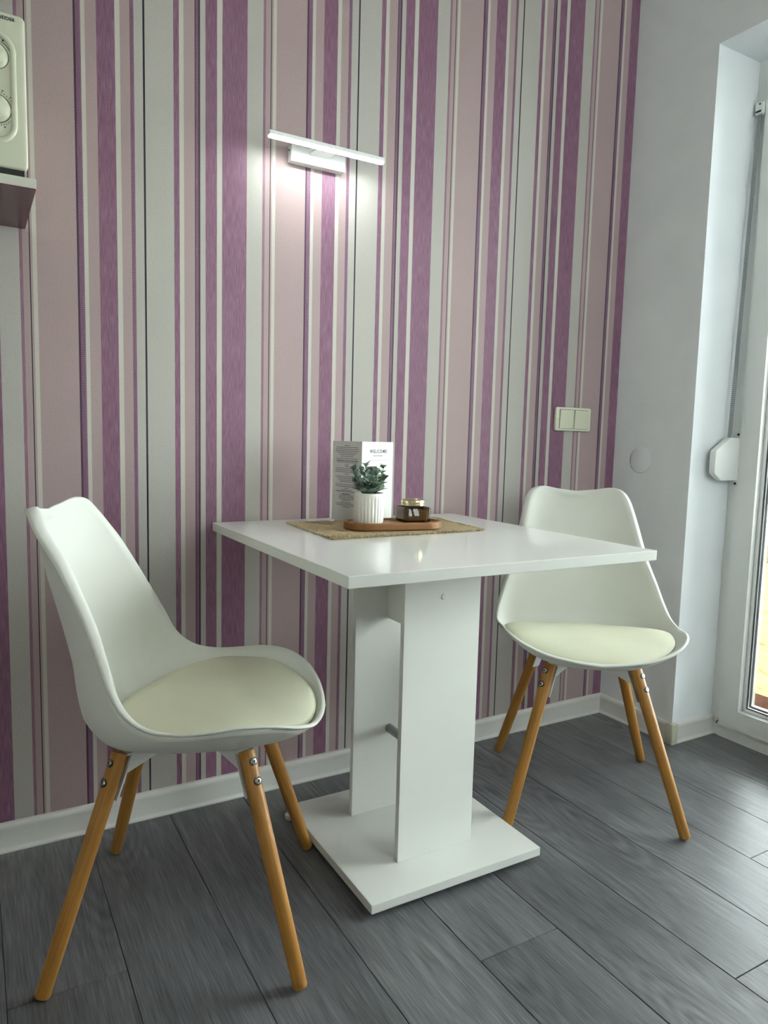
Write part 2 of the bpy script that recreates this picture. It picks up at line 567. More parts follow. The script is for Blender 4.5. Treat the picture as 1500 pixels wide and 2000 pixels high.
gd = prism([(-0.0016, YE + 0.026), (-0.0016, YE - 0.0016), (0.026, YE - 0.0016), (0.026, YE + 0.0), (0.0, YE), (0.0, YE + 0.026)], 0.066, 1.487, 'z')
struct(obj('trim_2', gd, M['white_wall']), 'slim white corner guard on the edge of the door reveal', 'trim')

# ------------------------------------------------------------------ balcony door (frame, sash, pane)
XF = RD                                   # room side face of the frame
door = struct(empty('door_1', (XF, YE, 0)), 'white glazed balcony door in the deep reveal', 'door')
# local: x into the wall, y along the wall (negative away from the corner), z up
W_ = YD - YE                               # negative width
FT = ZL
obj('door_frame', B((0, 0.07, -0.042, 0, 0, FT), (0, 0.07, W_, W_ + 0.042, 0, FT), (0, 0.07, W_ + 0.042, -0.042, 0, 0.043), (0, 0.07, W_ + 0.042, -0.042, FT - 0.05, FT)),
    M['upvc'], door)
s0, s1, sz0, sz1 = -0.036, W_ + 0.036, 0.043, FT - 0.045
g0, g1, gz0, gz1 = -0.099, W_ + 0.099, 0.105, FT - 0.112
sash = obj('sash', B((-0.012, 0.055, g0, s0, sz0, sz1), (-0.012, 0.055, s1, g1, sz0, sz1), (-0.012, 0.055, g1, g0, sz0, gz0), (-0.012, 0.055, g1, g0, gz1, sz1)), M['upvc'], door)
bw = 0.008
obj('glazing_bead', B((0.008, 0.034, g0 - bw, g0, gz0, gz1), (0.008, 0.034, g1, g1 + bw, gz0, gz1), (0.008, 0.034, g1 + bw, g0 - bw, gz0, gz0 + bw), (0.008, 0.034, g1 + bw, g0 - bw, gz1 - bw, gz1), bev=0.002, seg=1), M['upvc'], sash)
gw = 0.0115
obj('gasket', B((0.018, 0.0225, g0 - gw, g0 - bw, gz0 + bw, gz1 - bw), (0.018, 0.0225, g1 + bw, g1 + gw, gz0 + bw, gz1 - bw), (0.018, 0.0225, g1 + gw, g0 - gw, gz0 + bw, gz0 + gw), (0.018, 0.0225, g1 + gw, g0 - gw, gz1 - gw, gz1 - bw)), M['gasket'], sash)
obj('spacer', B((0.026, 0.040, g0 - 0.020, g0 - gw, gz0 + gw, gz1 - gw), (0.026, 0.040, g1 + gw, g1 + 0.020, gz0 + gw, gz1 - gw), (0.026, 0.040, g1 + 0.02, g0 - 0.02, gz0 + gw, gz0 + 0.02), (0.026, 0.040, g1 + 0.02, g0 - 0.02, gz1 - 0.02, gz1 - gw)), M['alu'], sash)
obj('pane', B((0.022, 0.026, g1 + 0.004, g0 - 0.004, gz0 + 0.004, gz1 - 0.004)), M['pane'], sash)
# lower hinge cover and its screws on the frame
hg = obj('hinge_cover', B((-0.006, 0.0, -0.033, -0.020, 0.060, 0.120), bev=0.002, seg=1), M['upvc'], door)
for dy, dz in ((-0.028, 0.050), (-0.0245, 0.043)):
    sb = xform(lathe([(0, 0), (0.0021, 0), (0.0021, 0.003), (0, 0.003)], 10), Matrix.Translation((-0.003, dy, dz)) @ Matrix.Rotation(-PI / 2, 4, 'Y'))
    obj('hinge_screw', sb, M['black'], hg)
# unseen window added to brighten the door reveal and right wall
win = struct(empty('added_window', (WX0, YB - 0.30, WZ0)), 'unseen white framed window added behind the camera for light', 'window')
ww, wh = WX1 - WX0, WZ1 - WZ0
obj('added_window_frame', B((0, 0.08, -0.07, 0, 0, wh), (ww - 0.08, ww, -0.07, 0, 0, wh), (0.08, ww - 0.08, -0.07, 0, 0, 0.08), (0.08, ww - 0.08, -0.07, 0, wh - 0.08, wh), (ww / 2 - 0.05, ww / 2 + 0.05, -0.07, 0, 0.08, wh - 0.08)), M['upvc'], win)
for a_, b_ in ((0.08, ww / 2 - 0.05), (ww / 2 + 0.05, ww - 0.08)):
    obj('pane', B((a_, b_, -0.034, -0.03, 0.08, wh - 0.08)), M['pane'], win)

# ------------------------------------------------------------------ outside: decking and yellow garden wall
struct(obj('terrace_floor', B((1.0, 6.0, -7.0, 8.0, -0.20, -0.12)), M['garden']), 'pale yellow ground outside seen through the balcony door', 'ground')
struct(obj('terrace_step', B((0.42, 1.0, -7.0, 8.0, -0.20, -0.115)), M['terrace']), 'brown timber step outside the balcony door', 'step')
tag(obj('garden_wall', prism([(4.4, -0.12), (4.55, -0.12), (4.52, 0.12), (4.43, 0.12)], -5.0, 7.5, 'y', 0.01), M['garden']),
    'low pale yellow garden wall at the far side of the ground outside', 'garden wall')

# ------------------------------------------------------------------ roller shutter strap winder
wd = tag(empty('strap_winder', (XF, -0.325, 0.83)), 'white roller shutter strap winder box on the door frame', 'strap winder')
prof = [(-0.024, 0.132), (-0.060, 0.132), (-0.125, 0.092), (-0.127, 0.086), (-0.127, 0.026), (-0.124, 0.020), (-0.092, 0.0), (-0.024, 0.0)]
obj('housing', prism(prof, -0.011, 0.010, 'y', 0.003), M['upvc'], wd, smooth=True, angle=0.6)
bp = prism([(-0.014, -0.022), (0.014, -0.022), (0.017, 0.0), (0.017, 0.134), (0.014, 0.158), (-0.014, 0.158), (-0.017, 0.134), (-0.017, 0.0)], -0.025, 0.0, 'x', 0.002)
obj('base_plate', B((-0.026, -0.012, -0.009, 0.009, 0.002, 0.130)), M['upvc'], wd)
ears = obj('mounting_plate', xform(B((-0.008, 0.0, -0.010, 0.010, -0.018, 0.150), bev=0.003), Matrix.Identity(4)), M['upvc'], wd)
bp.free()
obj('bracket_neck', B((-0.026, -0.006, -0.004, 0.010, 0.0, 0.132)), M['upvc'], wd)
for z_ in (-0.010, 0.142):
    obj('screw', xform(lathe([(0, 0), (0.0038, 0), (0.0032, 0.002), (0, 0.002)], 12), Matrix.Translation((-0.008, 0, z_)) @ Matrix.Rotation(-PI / 2, 4, 'Y')), M['black'], ears)
# strap
bm = bmesh.new()
pa, pb = Vector((0.145, -0.322, 0.958)), Vector((0.178, -0.318, 1.925))
dr = (pb - pa).normalized()
xs_ = dr.cross(Vector((0, 1, 0))).normalized()
hwid, th_ = 0.0006, 0.0065
vs = []
for p in (pa, pb):
    vs.append([bm.verts.new(p + xs_ * sx * hwid + Vector((0, 1, 0)) * sy * th_) for sx, sy in ((-1, -1), (1, -1), (1, 1), (-1, 1))])
for i in range(4):
    bm.faces.new((vs[0][i], vs[0][(i + 1) % 4], vs[1][(i + 1) % 4], vs[1][i]))
bm.faces.new(vs[0]); bm.faces.new(vs[1][::-1])
st = tag(obj('shutter_strap', bm, M['strap']), 'grey woven roller shutter strap running up the door frame', 'strap')
gd = tag(empty('strap_guide', (XF, -0.318, 1.93)), 'small white strap guide near the top of the door frame', 'strap guide')
obj('guide_body', B((-0.022, 0, -0.014, 0.012, -0.012, 0.022), bev=0.003), M['upvc'], gd)
obj('roller_slot', B((-0.0235, -0.0215, -0.009, 0.008, -0.008, -0.003)), M['black'], gd)
for z_ in (-0.006, 0.014):
    obj('screw', xform(lathe([(0, 0), (0.0028, 0), (0.002, 0.002), (0, 0.002)], 10), Matrix.Translation((-0.0222, -0.004, z_ + 0.001)) @ Matrix.Rotation(-PI / 2, 4, 'Y')), M['black'], gd)

# ------------------------------------------------------------------ table
TX0, TX1, TY0, TY1, TH, TT = -1.3793, -0.6656, -0.7344, -0.0045, 0.7189, 0.0205
tb = tag(empty('dining_table', (-1.0225, -0.370, 0)), 'white square pedestal table with two upright boards', 'table')
ox, oy = -1.0225, -0.370
def tbx(x0, x1, y0, y1, z0, z1): return (x0 - ox, x1 - ox, y0 - oy, y1 - oy, z0, z1)
top = obj('tabletop', B(tbx(TX0, TX1, TY0, TY1, TH - TT, TH), bev=0.0012), M['laminate'], tb)
obj('base_plate', B(tbx(-1.2368, -0.8044, -0.5855, -0.1548, 0.0115, 0.0308), bev=0.0012), M['laminate'], tb)
for (y0, y1) in ((-0.487, -0.4725), (-0.2735, -0.259)):
    p = obj('upright_board', B(tbx(-1.1195, -0.925, y0, y1, 0.0308, TH - TT), bev=0.0008), M['laminate'], tb)
    if y0 < -0.4:
        cp = xform(lathe([(0, 0.0016), (0.0035, 0.0016), (0.0048, 0.0022), (0.0062, 0.0014), (0.0068, 0.0)], 20),
                   Matrix.Translation((-1.0226 - ox, y0 - oy, 0.603)) @ Matrix.Rotation(PI / 2, 4, 'X'))
        obj('screw_cap', cp, M['laminate'], p, smooth=True)
obj('cross_board', B(tbx(-1.034, -1.018, -0.4725, -0.2735, 0.508, TH - TT)), M['laminate'], tb)
rd_ = tube([(-1.022 - ox, -0.4725 - oy, 0.2325), (-1.022 - ox, -0.2735 - oy, 0.2325)], 0.0105, 20)
obj('spacer_rod', rd_, M['rod'], tb, smooth=True, angle=0.7)
for sx, sy in ((-1.180, -0.530), (-0.860, -0.530), (-1.234, -0.166), (-0.860, -0.210)):
    if True:
        g_ = xform(lathe([(0, 0), (0.010, 0), (0.012, 0.003), (0.012, 0.0115), (0, 0.0115)], 16), Matrix.Translation((sx - ox, sy - oy, 0)))
        obj('glide', g_, M['bracket'], tb, smooth=True, angle=0.7)

# ------------------------------------------------------------------ chair
RIM = [(0, -.268, .790), (.06, -.263, .796), (.103, -.253, .803), (.130, -.239, .797), (.146, -.224, .775), (.155, -.203, .744),
       (.163, -.179, .707), (.182, -.134, .621), (.203, -.105, .560), (.219, -.080, .510), (.229, -.045, .478), (.234, 0, .466),
       (.234, .05, .467), (.228, .11, .473), (.212, .165, .469), (.180, .205, .455), (.125, .231, .438), (.06, .243, .428), (0, .247, .424)]
CEN = [(-.250, .786), (-.2535, .778), (-.256, .770), (-.2565, .756), (-.2545, .734), (-.249, .704), (-.241, .664), (-.220, .590), (-.203, .528),
       (-.189, .472), (-.170, .430), (-.125, .395), (-.04, .384), (.05, .384), (.12, .390), (.17, .398), (.205, .408), (.228, .420), (.240, .427)]
LIP = [.018, .020, .022, .023, .023, .023, .022, .020, .016, .012, .008, .006, .006, .006, .006, .007, .008, .008, .008]
def catmull(P, m):
    P = [Vector(p) for p in P]
    out = []
    n = len(P)
    for i in range(n - 1):
        p0, p1, p2, p3 = P[max(i - 1, 0)], P[i], P[i + 1], P[min(i + 2, n - 1)]
        for k_ in range(m):
            t = k_ / m
            out.append(0.5 * ((2 * p1) + (p2 - p0) * t + (2 * p0 - 5 * p1 + 4 * p2 - p3) * t * t + (3 * p1 - p0 - 3 * p2 + p3) * t ** 3))
    out.append(P[-1])
    return out

def shell_mesh():
    m = 4
    R_ = catmull(RIM, m)
    C_ = catmull([(0, a, b) for a, b in CEN], m)
    L_ = catmull([(a, 0, 0) for a in LIP], m)
    nrow = len(R_)
    nu = 14
    rows = []
    for i in range(nrow):
        E_, C, lip = R_[i], C_[i], L_[i].x
        s = i / (nrow - 1)
        # direction from the outer edge to the crease: forwards on the back, inwards/up on the seat
        back = max(0.0, min(1.0, (0.60 - s) / 0.14))
        tang = (R_[min(i + 1, nrow - 1)] - R_[max(i - 1, 0)]).normalized()
        inward = (C - E_)
        inward = (inward - tang * inward.dot(tang))
        if inward.length < 1e-4: inward = Vector((0, -1, 0)) if s > 0.5 else Vector((0, 1, -0.5))
        inward.normalize()
        fwd_n = Vector((-0.68, 0.70, 0.16)) * back + Vector((inward.x, inward.y, 0.35)) * (1 - back)
        if E_.x < 0.02 and back > 0.5: fwd_n.x = -0.68 * E_.x / 0.02
        if s > 0.97: fwd_n.x *= max(0.0, E_.x / 0.06)
        fwd_n.normalize()
        E_ = E_ - fwd_n * (0.004 * back)
        if i == 0: E_.x = 0
        K = E_ + fwd_n * lip
        if i == 0 or i == nrow - 1:
            C = Vector((0, K.y, K.z))
            K.x = 0
        p = 2.1 if s < 0.45 else 2.1 + min(1.0, (s - 0.45) / 0.15) * 1.2
        row = []
        for j in range(nu + 1):
            u = j / nu
            u = u ** 0.85
            row.append(Vector((K.x * u, C.y + (K.y - C.y) * u ** p, C.z + (K.z - C.z) * u ** p)))
        out_d = Vector((1, 0, 0)) * (1 if E_.x > 0.02 else E_.x / 0.02)
        out_d = -inward if s > 0.6 else (-inward * 0.6 + out_d * 0.4)
        ctrl = (K + E_) * 0.5 + out_d * lip * (0.30 if back > 0.5 else 0.45) + fwd_n * lip * 0.35
        if i in (0, nrow - 1): ctrl.x = 0
        for t in (0.25, 0.5, 0.75, 1.0):
            row.append(K * (1 - t) ** 2 + ctrl * 2 * t * (1 - t) + E_ * t * t)
        rows.append(row)
    bm = bmesh.new()
    V = []
    for row in rows:
        right = [bm.verts.new(v) for v in row]
        left = [bm.verts.new((-v.x, v.y, v.z)) for v in row[1:]]
        V.append(left[::-1] + right)
    for a, b in zip(V, V[1:]):
        for i in range(len(a) - 1):
            bm.faces.new((a[i], a[i + 1], b[i + 1], b[i]))
    bmesh.ops.remove_doubles(bm, verts=bm.verts, dist=0.0003)
    bmesh.ops.dissolve_degenerate(bm, dist=0.0001, edges=bm.edges)
    bmesh.ops.recalc_face_normals(bm, faces=bm.faces)
    bm.faces.ensure_lookup_table()
    # face normals should point to the sitter (up on the seat)
    best = min(bm.faces, key=lambda f: (f.calc_center_median() - Vector((0, .03, .384))).length)
    if best.normal.z < 0:
        bmesh.ops.reverse_faces(bm, faces=bm.faces)
    return bm

def cushion_mesh():
    from mathutils.bvhtree import BVHTree
    sb = shell_mesh()
    tree = BVHTree.FromBMesh(sb)
    sb.free()
    def surf(x, y):
        h_ = tree.ray_cast(Vector((x, y, 0.62)), Vector((0, 0, -1)))
        return h_[0].z if h_[0] is not None else None
    nt, nr = 72, 16
    c0 = Vector((0, 0.040))
    outl = []
    for it in range(nt):
        a = 2 * PI * it / nt
        c, s_ = math.cos(a), math.sin(a)
        e = 2.35
        d = (abs(c) ** e + abs(s_) ** e) ** (-1 / e)
        x, y = 0.213 * c * d * (1.0 - 0.05 * max(0, -s_)), 0.190 * s_ * d
        k_ = 1.0
        for _ in range(30):                       # stay on the bowl, below its rim
            z = surf(x * k_, c0.y + y * k_)
            if z is not None and z < 0.452: break
            k_ -= 0.008
        outl.append((x * k_, y * k_))
    # smooth the outline a little
    for _ in range(2):
        outl = [((outl[i - 1][0] + 2 * outl[i][0] + outl[(i + 1) % nt][0]) / 4, (outl[i - 1][1] + 2 * outl[i][1] + outl[(i + 1) % nt][1]) / 4) for i in range(nt)]
    ze = [(surf(x, c0.y + y) or 0.43) for x, y in outl]
    bm = bmesh.new()
    top_c = bm.verts.new((0, c0.y, 0.4535))
    bot_c = bm.verts.new((0, c0.y, surf(0, c0.y) + 0.001))
    tops, bots = [], []
    for ir in range(1, nr + 1):
        r = 1 - (1 - ir / nr) ** 1.8
        t_, b_ = [], []
        for it in range(nt):
            x, y = outl[it][0] * r, c0.y + outl[it][1] * r
            zs = surf(x, y)
            if zs is None: zs = ze[it]
            lift = 0.0165 * math.sqrt(max(0.0, 1 - r ** 6))
            ztop = 0.437 * (1 - r ** 2.2) + max(ze[it], 0.0) * r ** 2.2 + lift
            ztop = max(ztop, zs + 0.002)
            t_.append(bm.verts.new((x, y, ztop)))
            b_.append(bm.verts.new((x, y, zs + 0.0006)) if ir < nr else t_[-1])
        tops.append(t_)
        bots.append(b_)
    for ring_set, cc in ((tops, top_c), (bots, bot_c)):
        for i in range(nt):
            j = (i + 1) % nt
            bm.faces.new((cc, ring_set[0][i], ring_set[0][j]))
            for a_, b_ in zip(ring_set, ring_set[1:]):
                bm.faces.new((a_[i], b_[i], b_[j], a_[j]))
    return bm

def bolt_mesh():
    head = lathe([(0, 0.0022), (0.0022, 0.0022), (0.0026, 0.0032), (0.0048, 0.0030), (0.0062, 0.0012), (0.0066, -0.002)], 20)
    return head

def make_chair(label):
    t = tag(empty('dining_chair'), label, 'chair', 'white shell chairs at the table')
    sh = obj('seat_shell', shell_mesh(), M['shell'], t, smooth=True, recalc=False)
    md = sh.modifiers.new('thickness', 'SOLIDIFY')
    md.thickness = 0.006
    md.offset = -1
    md.use_even_offset = False
    cu = obj('seat_cushion', cushion_mesh(), M['cushion'], t, smooth=True)
    bolt_me = None
    for (sx, sy) in ((1, 1), (-1, 1), (1, -1), (-1, -1)):
        foot = Vector((0.2100 * sx - 0.012, 0.212 * sy, 0.0))
        topp = Vector((0.104 * sx - 0.004, 0.108 * sy, 0.377))
        ax = (topp - foot)
        Ln = ax.length
        ax.normalize()
        outw = Vector((sx, sy, 0))
        outw = (outw - ax * outw.dot(ax)).normalized()
        yy = ax.cross(outw)
        prof = [(0, 0), (0.0085, 0.0), (0.0115, 0.0012), (0.0128, 0.004), (0.0138, 0.20), (0.0148, Ln - 0.003), (0.0140, Ln), (0, Ln)]
        lg = obj('leg', lathe(prof, 24), M['beech'], t, smooth=True, angle=0.9)
        mt = Matrix((outw, yy, ax)).transposed().to_4x4()
        mt.translation = foot + Vector((0, 0, 0.0035))
        lg.matrix_local = mt
        for d in (0.020, 0.054):
            if bolt_me is None:
                bo = obj('bolt', bolt_mesh(), M['steel'], lg, smooth=True, angle=0.6)
                bolt_me = bo.data
                ho = obj('bolt_socket', lathe([(0, 0.0027), (0.0024, 0.0027), (0.0024, 0.0020), (0, 0.0020)], 6), M['black'], lg)
                sock = ho.data
                rg = obj('bolt_recess', lathe([(0.0062, 0.0010), (0.0080, 0.0007), (0.0080, -0.004), (0.0062, -0.004)], 20), M['black'], lg)
                rec = rg.data
            else:
                bo = link('bolt', bolt_me, None, lg)
                ho = link('bolt_socket', sock, None, lg)
                rg = link('bolt_recess', rec, None, lg)
            for q in (bo, ho, rg):
                q.matrix_local = Matrix.Translation((0.0136, 0, Ln - d)) @ Matrix.Rotation(PI / 2, 4, 'Y')
    # steel bracket: centre plate, four tapered gussets, flange strips lying on the legs
    br = obj('bracket', prism(rrect(0, 0, 0.13, 0.13, 0.01), 0.3705, 0.3765, 'z'), M['bracket'], t)
    for (sx, sy) in ((1, 1), (-1, 1), (1, -1), (-1, -1)):
        foot = Vector((0.2100 * sx - 0.012, 0.212 * sy, 0.0))
        topp = Vector((0.104 * sx - 0.004, 0.108 * sy, 0.377))
        d = Vector((topp.x, topp.y, 0))
        rt_ = d.length
        d.normalize()
        sl = (Vector((foot.x, foot.y, 0)).length - rt_) / 0.377      # outward run per metre of drop
        g_ = prism([(0.012, 0.375), (0.012, 0.369), (0.052, 0.363), (rt_ - 0.016 + sl * 0.040, 0.335), (rt_ - 0.016, 0.375)], -0.0015, 0.0015, 'y')
        lat = Vector((0, 0, 1)).cross(d)
        mt = Matrix((d, lat, Vector((0, 0, 1)))).transposed().to_4x4()
        go = obj('gusset', xform(g_, mt), M['bracket'], br)
        q0, q1 = rt_ - 0.0175, rt_ - 0.0175 + sl * 0.078
        fl = prism([(q0, 0.375), (q0 + 0.003, 0.375), (q1 + 0.003, 0.300), (q1, 0.300)], -0.013, 0.013, 'y')
        obj('leg_flange', xform(fl, mt), M['bracket'], br)
        tp = prism([(rt_ - 0.055, -0.013), (rt_ + 0.004, -0.013), (rt_ + 0.004, 0.013), (rt_ - 0.055, 0.013)], 0.375, 0.378, 'z')
        obj('seat_flange', xform(tp, mt), M['bracket'], br)
    return t

# chair local: +y forwards, +x to the sitter's right
ch1 = make_chair('white shell chair nearest the camera, left of the table under the shelf')
ch1.location = (-1.5345, -0.412, 0)
ch1.rotation_euler = (0, 0, -0.4410 - PI / 2)
ch2 = copy_tree(ch1)
ch2['label'] = 'white shell chair in the corner beside the balcony door, behind the table'
ch2.location = (-0.4935, -0.384, 0)
ch2.rotation_euler = (0, 0, -2.196 - PI / 2)

# ------------------------------------------------------------------ place mat
Z0 = TH
mat_o = (-1.015, -0.228)
mt_ = tag(empty('placemat', (mat_o[0], mat_o[1], Z0), 0), 'natural jute placemat with frayed edges on the white table', 'placemat')
cor = {'bl': (-1.216, -0.088), 'fl': (-1.228, -0.372), 'fr': (-0.827, -0.361), 'br': (-0.792, -0.098)}
def mat_pt(u, v):
    x = (1 - v) * ((1 - u) * cor['fl'][0] + u * cor['fr'][0]) + v * ((1 - u) * cor['bl'][0] + u * cor['br'][0])
    y = (1 - v) * ((1 - u) * cor['fl'][1] + u * cor['fr'][1]) + v * ((1 - u) * cor['bl'][1] + u * cor['br'][1])
    return x - mat_o[0], y - mat_o[1]
bm = bmesh.new()
nu_, nv_ = 90, 60
rnd = random.Random(3)
tg, bg_ = [], []
for iv in range(nv_ + 1):
    a, b = [], []
    for iu in range(nu_ + 1):
        u, v = iu / nu_, iv / nv_
        x, y = mat_pt(u, v)
        edge = min(u * 0.41, (1 - u) * 0.41, v * 0.28, (1 - v) * 0.28)
        jx = rnd.uniform(-1, 1) * 0.0016 * (1 if edge < 0.002 else 0.1)
        jy = rnd.uniform(-1, 1) * 0.0016 * (1 if edge < 0.002 else 0.1)
        roll = math.exp(-(((u * 0.41) / 0.075) ** 2)) * math.exp(-(((v * 0.28) / 0.022) ** 2)) * 0.004
        hem = 0.0012 * math.exp(-(((v * 0.28) / 0.008) ** 2))
        z = 0.0030 + roll + hem + rnd.uniform(-1, 1) * 0.00022 + 0.0004 * math.sin(x * 60) * math.sin(y * 45)
        a.append(bm.verts.new((x + jx, y + jy, z)))
        b.append(bm.verts.new((x + jx, y + jy, 0.0004)) if iu in (0, nu_) or iv in (0, nv_) else None)
    tg.append(a)
    bg_.append(b)
for iv in range(nv_):
    for iu in range(nu_):
        bm.faces.new((tg[iv][iu], tg[iv][iu + 1], tg[iv + 1][iu + 1], tg[iv + 1][iu]))
for iv in range(nv_):
    bm.faces.new((tg[iv][0], tg[iv + 1][0], bg_[iv + 1][0], bg_[iv][0]))
    bm.faces.new((tg[iv][nu_], bg_[iv][nu_], bg_[iv + 1][nu_], tg[iv + 1][nu_]))
for iu in range(nu_):
    bm.faces.new((tg[0][iu], bg_[0][iu], bg_[0][iu + 1], tg[0][iu + 1]))
    bm.faces.new((tg[nv_][iu], tg[nv_][iu + 1], bg_[nv_][iu + 1], bg_[nv_][iu]))
obj('woven_mat', bm, M['burlap'], mt_)
bm = bmesh.new()
def thread(u, v, dx, dy, ln, lift):
    x, y = mat_pt(u, v)
    p0 = Vector((x, y, 0.0028 + lift * 0.3))
    d = Vector((dx + rnd.uniform(-.8, .8), dy + rnd.uniform(-.8, .8), 0)).normalized()
    p1 = p0 + d * ln * 0.5 + Vector((0, 0, lift))
    p2 = p0 + d * ln + Vector((rnd.uniform(-.2, .2) * ln, rnd.uniform(-.2, .2) * ln, 0))
    p2.z = rnd.uniform(0.0008, 0.003)
    tube([p0, p1, p2], [0.0006, 0.0005, 0.0003], 4, bm)
for i in range(330):
    thread(rnd.random(), 0.0, 0, -1, rnd.uniform(0.003, 0.008), rnd.uniform(0, 0.003))
for i in range(200):
    thread(0.0, rnd.random(), -1, 0, rnd.uniform(0.003, 0.009), rnd.uniform(0, 0.002))
    thread(1.0, rnd.random(), 1, 0, rnd.uniform(0.003, 0.009), rnd.uniform(0, 0.002))
for i in range(150):
    thread(rnd.random(), 1.0, 0, 1, rnd.uniform(0.002, 0.006), rnd.uniform(0, 0.002))
for i in range(170):
    thread(abs(rnd.gauss(0, 0.11)), abs(rnd.gauss(0, 0.035)), rnd.uniform(-1, 1), rnd.uniform(-1, 1), rnd.uniform(0.006, 0.014), rnd.uniform(0.003, 0.006))
tag(obj('fringe', bm, M['thread'], mt_), kind='stuff')

# ------------------------------------------------------------------ wooden tray
MZ = Z0 + 0.0036
TRC, TRA = (-1.022, -0.266), math.radians(-8.5)
tr = tag(empty('wooden_tray', (TRC[0], TRC[1], MZ), TRA), 'oval brown wooden tray lying on the jute placemat', 'tray')
def stadium(L, W, n=20):
    r = W / 2
    c = L / 2 - r
    out = []
    for i in range(n + 1):
        a = -PI / 2 + PI * i / n
        out.append((c + r * math.cos(a), r * math.sin(a)))
    for i in range(n + 1):
        a = PI / 2 + PI * i / n
        out.append((-c + r * math.cos(a), r * math.sin(a)))
    return out
def loft(sections, cap_first=True, cap_last=True):
    bm = bmesh.new()
    rings = [[bm.verts.new((x, y, z)) for x, y in pts] for pts, z in sections]
    n = len(rings[0])
    for a, b in zip(rings, rings[1:]):
        for i in range(n):
            bm.faces.new((a[i], a[(i + 1) % n], b[(i + 1) % n], b[i]))
    if cap_first: bm.faces.new(rings[0][::-1])
    if cap_last: bm.faces.new(rings[-1])
    return bm
TRL, TRW = 0.240, 0.112
obj('tray_body', loft([(stadium(TRL - .006, TRW - .006), 0), (stadium(TRL, TRW), 0.003), (stadium(TRL, TRW), 0.0165), (stadium(TRL - .003, TRW - .003), 0.018),
                       (stadium(TRL - .014, TRW - .014), 0.018), (stadium(TRL - .016, TRW - .016), 0.0165), (stadium(TRL - .018, TRW - .018), 0.0135)]), M['tray'], tr, smooth=True, angle=0.6)
def on_tray(x, y):
    c_, s_ = math.cos(TRA), math.sin(TRA)
    return (TRC[0] + c_ * x - s_ * y, TRC[1] + s_ * x + c_ * y)
TZ = MZ + 0.0137

# ------------------------------------------------------------------ potted plant
pp = tag(empty('potted_plant', (-1.0825, -0.2555, TZ)), 'small artificial eucalyptus in a white ribbed pot on the tray', 'potted plant')
bm = bmesh.new()
NR = 26
prof = [(0.000, 0.0, 0), (0.0315, 0.0, 0), (0.0335, 0.002, 1), (0.0345, 0.012, 1), (0.0350, 0.035, 1), (0.0350, 0.056, 1), (0.0348, 0.0615, 0.15), (0.0350, 0.063, 0), (0.0350, 0.0695, 0),
        (0.0343, 0.0705, 0), (0.0322, 0.0705, 0), (0.0315, 0.069, 0), (0.0310, 0.060, 0), (0.0, 0.060, 0)]
nseg = NR * 6
rings = []
for (r, z, amp) in prof:
    if r == 0:
        rings.append([bm.verts.new((0, 0, z))])
        continue
    rg_ = []
    for i in range(nseg):
        a = 2 * PI * i / nseg
        ph = (i % 6) / 6
        rib = abs(math.sin(PI * ph)) ** 0.7 - 0.6
        rr = r + amp * 0.0016 * rib
        rg_.append(bm.verts.new((rr * math.cos(a), rr * math.sin(a), z)))
    rings.append(rg_)
for a, b in zip(rings, rings[1:]):
    for i in range(nseg):
        j = (i + 1) % nseg
        if len(a) == 1: bm.faces.new((a[0], b[i], b[j]))
        elif len(b) == 1: bm.faces.new((a[i], a[j], b[0]))
        else: bm.faces.new((a[i], a[j], b[j], b[i]))
obj('pot', bm, M['pot'], pp, smooth=True, angle=0.7)
obj('moss', xform(lathe([(0.0308, 0), (0.026, 0.004), (0.014, 0.006), (0, 0.007)], 24), Matrix.Translation((0, 0, 0.059))), M['soil'], pp, smooth=True)
def leaf_mesh(L, W, cup):
    bm = bmesh.new()
    rows = []
    for i in range(7):
        t = i / 6
        w = W * math.sin(PI * min(1, (t * 0.92 + 0.06)) ** 0.85) * 0.5
        x = L * t
        bend = -0.18 * L * t * t
        rows.append([bm.verts.new((x, s_ * w, bend + cup * abs(s_) * w)) for s_ in (-1, -0.5, 0, 0.5, 1)])
    for a, b in zip(rows, rows[1:]):
        for i in range(4):
            bm.faces.new((a[i], a[i + 1], b[i + 1], b[i]))
    me = bpy.data.meshes.new('leaf')
    bmesh.ops.solidify(bm, geom=bm.faces[:], thickness=0.0005)
    bm.to_mesh(me)
    bm.free()
    for p in me.polygons: p.use_smooth = True
    me.materials.append(M['leaf'])
    return me
leafs = [leaf_mesh(0.025, 0.017, 0.25), leaf_mesh(0.022, 0.017, 0.4), leaf_mesh(0.016, 0.014, 0.55), leaf_mesh(0.034, 0.016, 0.3)]
rnd = random.Random(11)
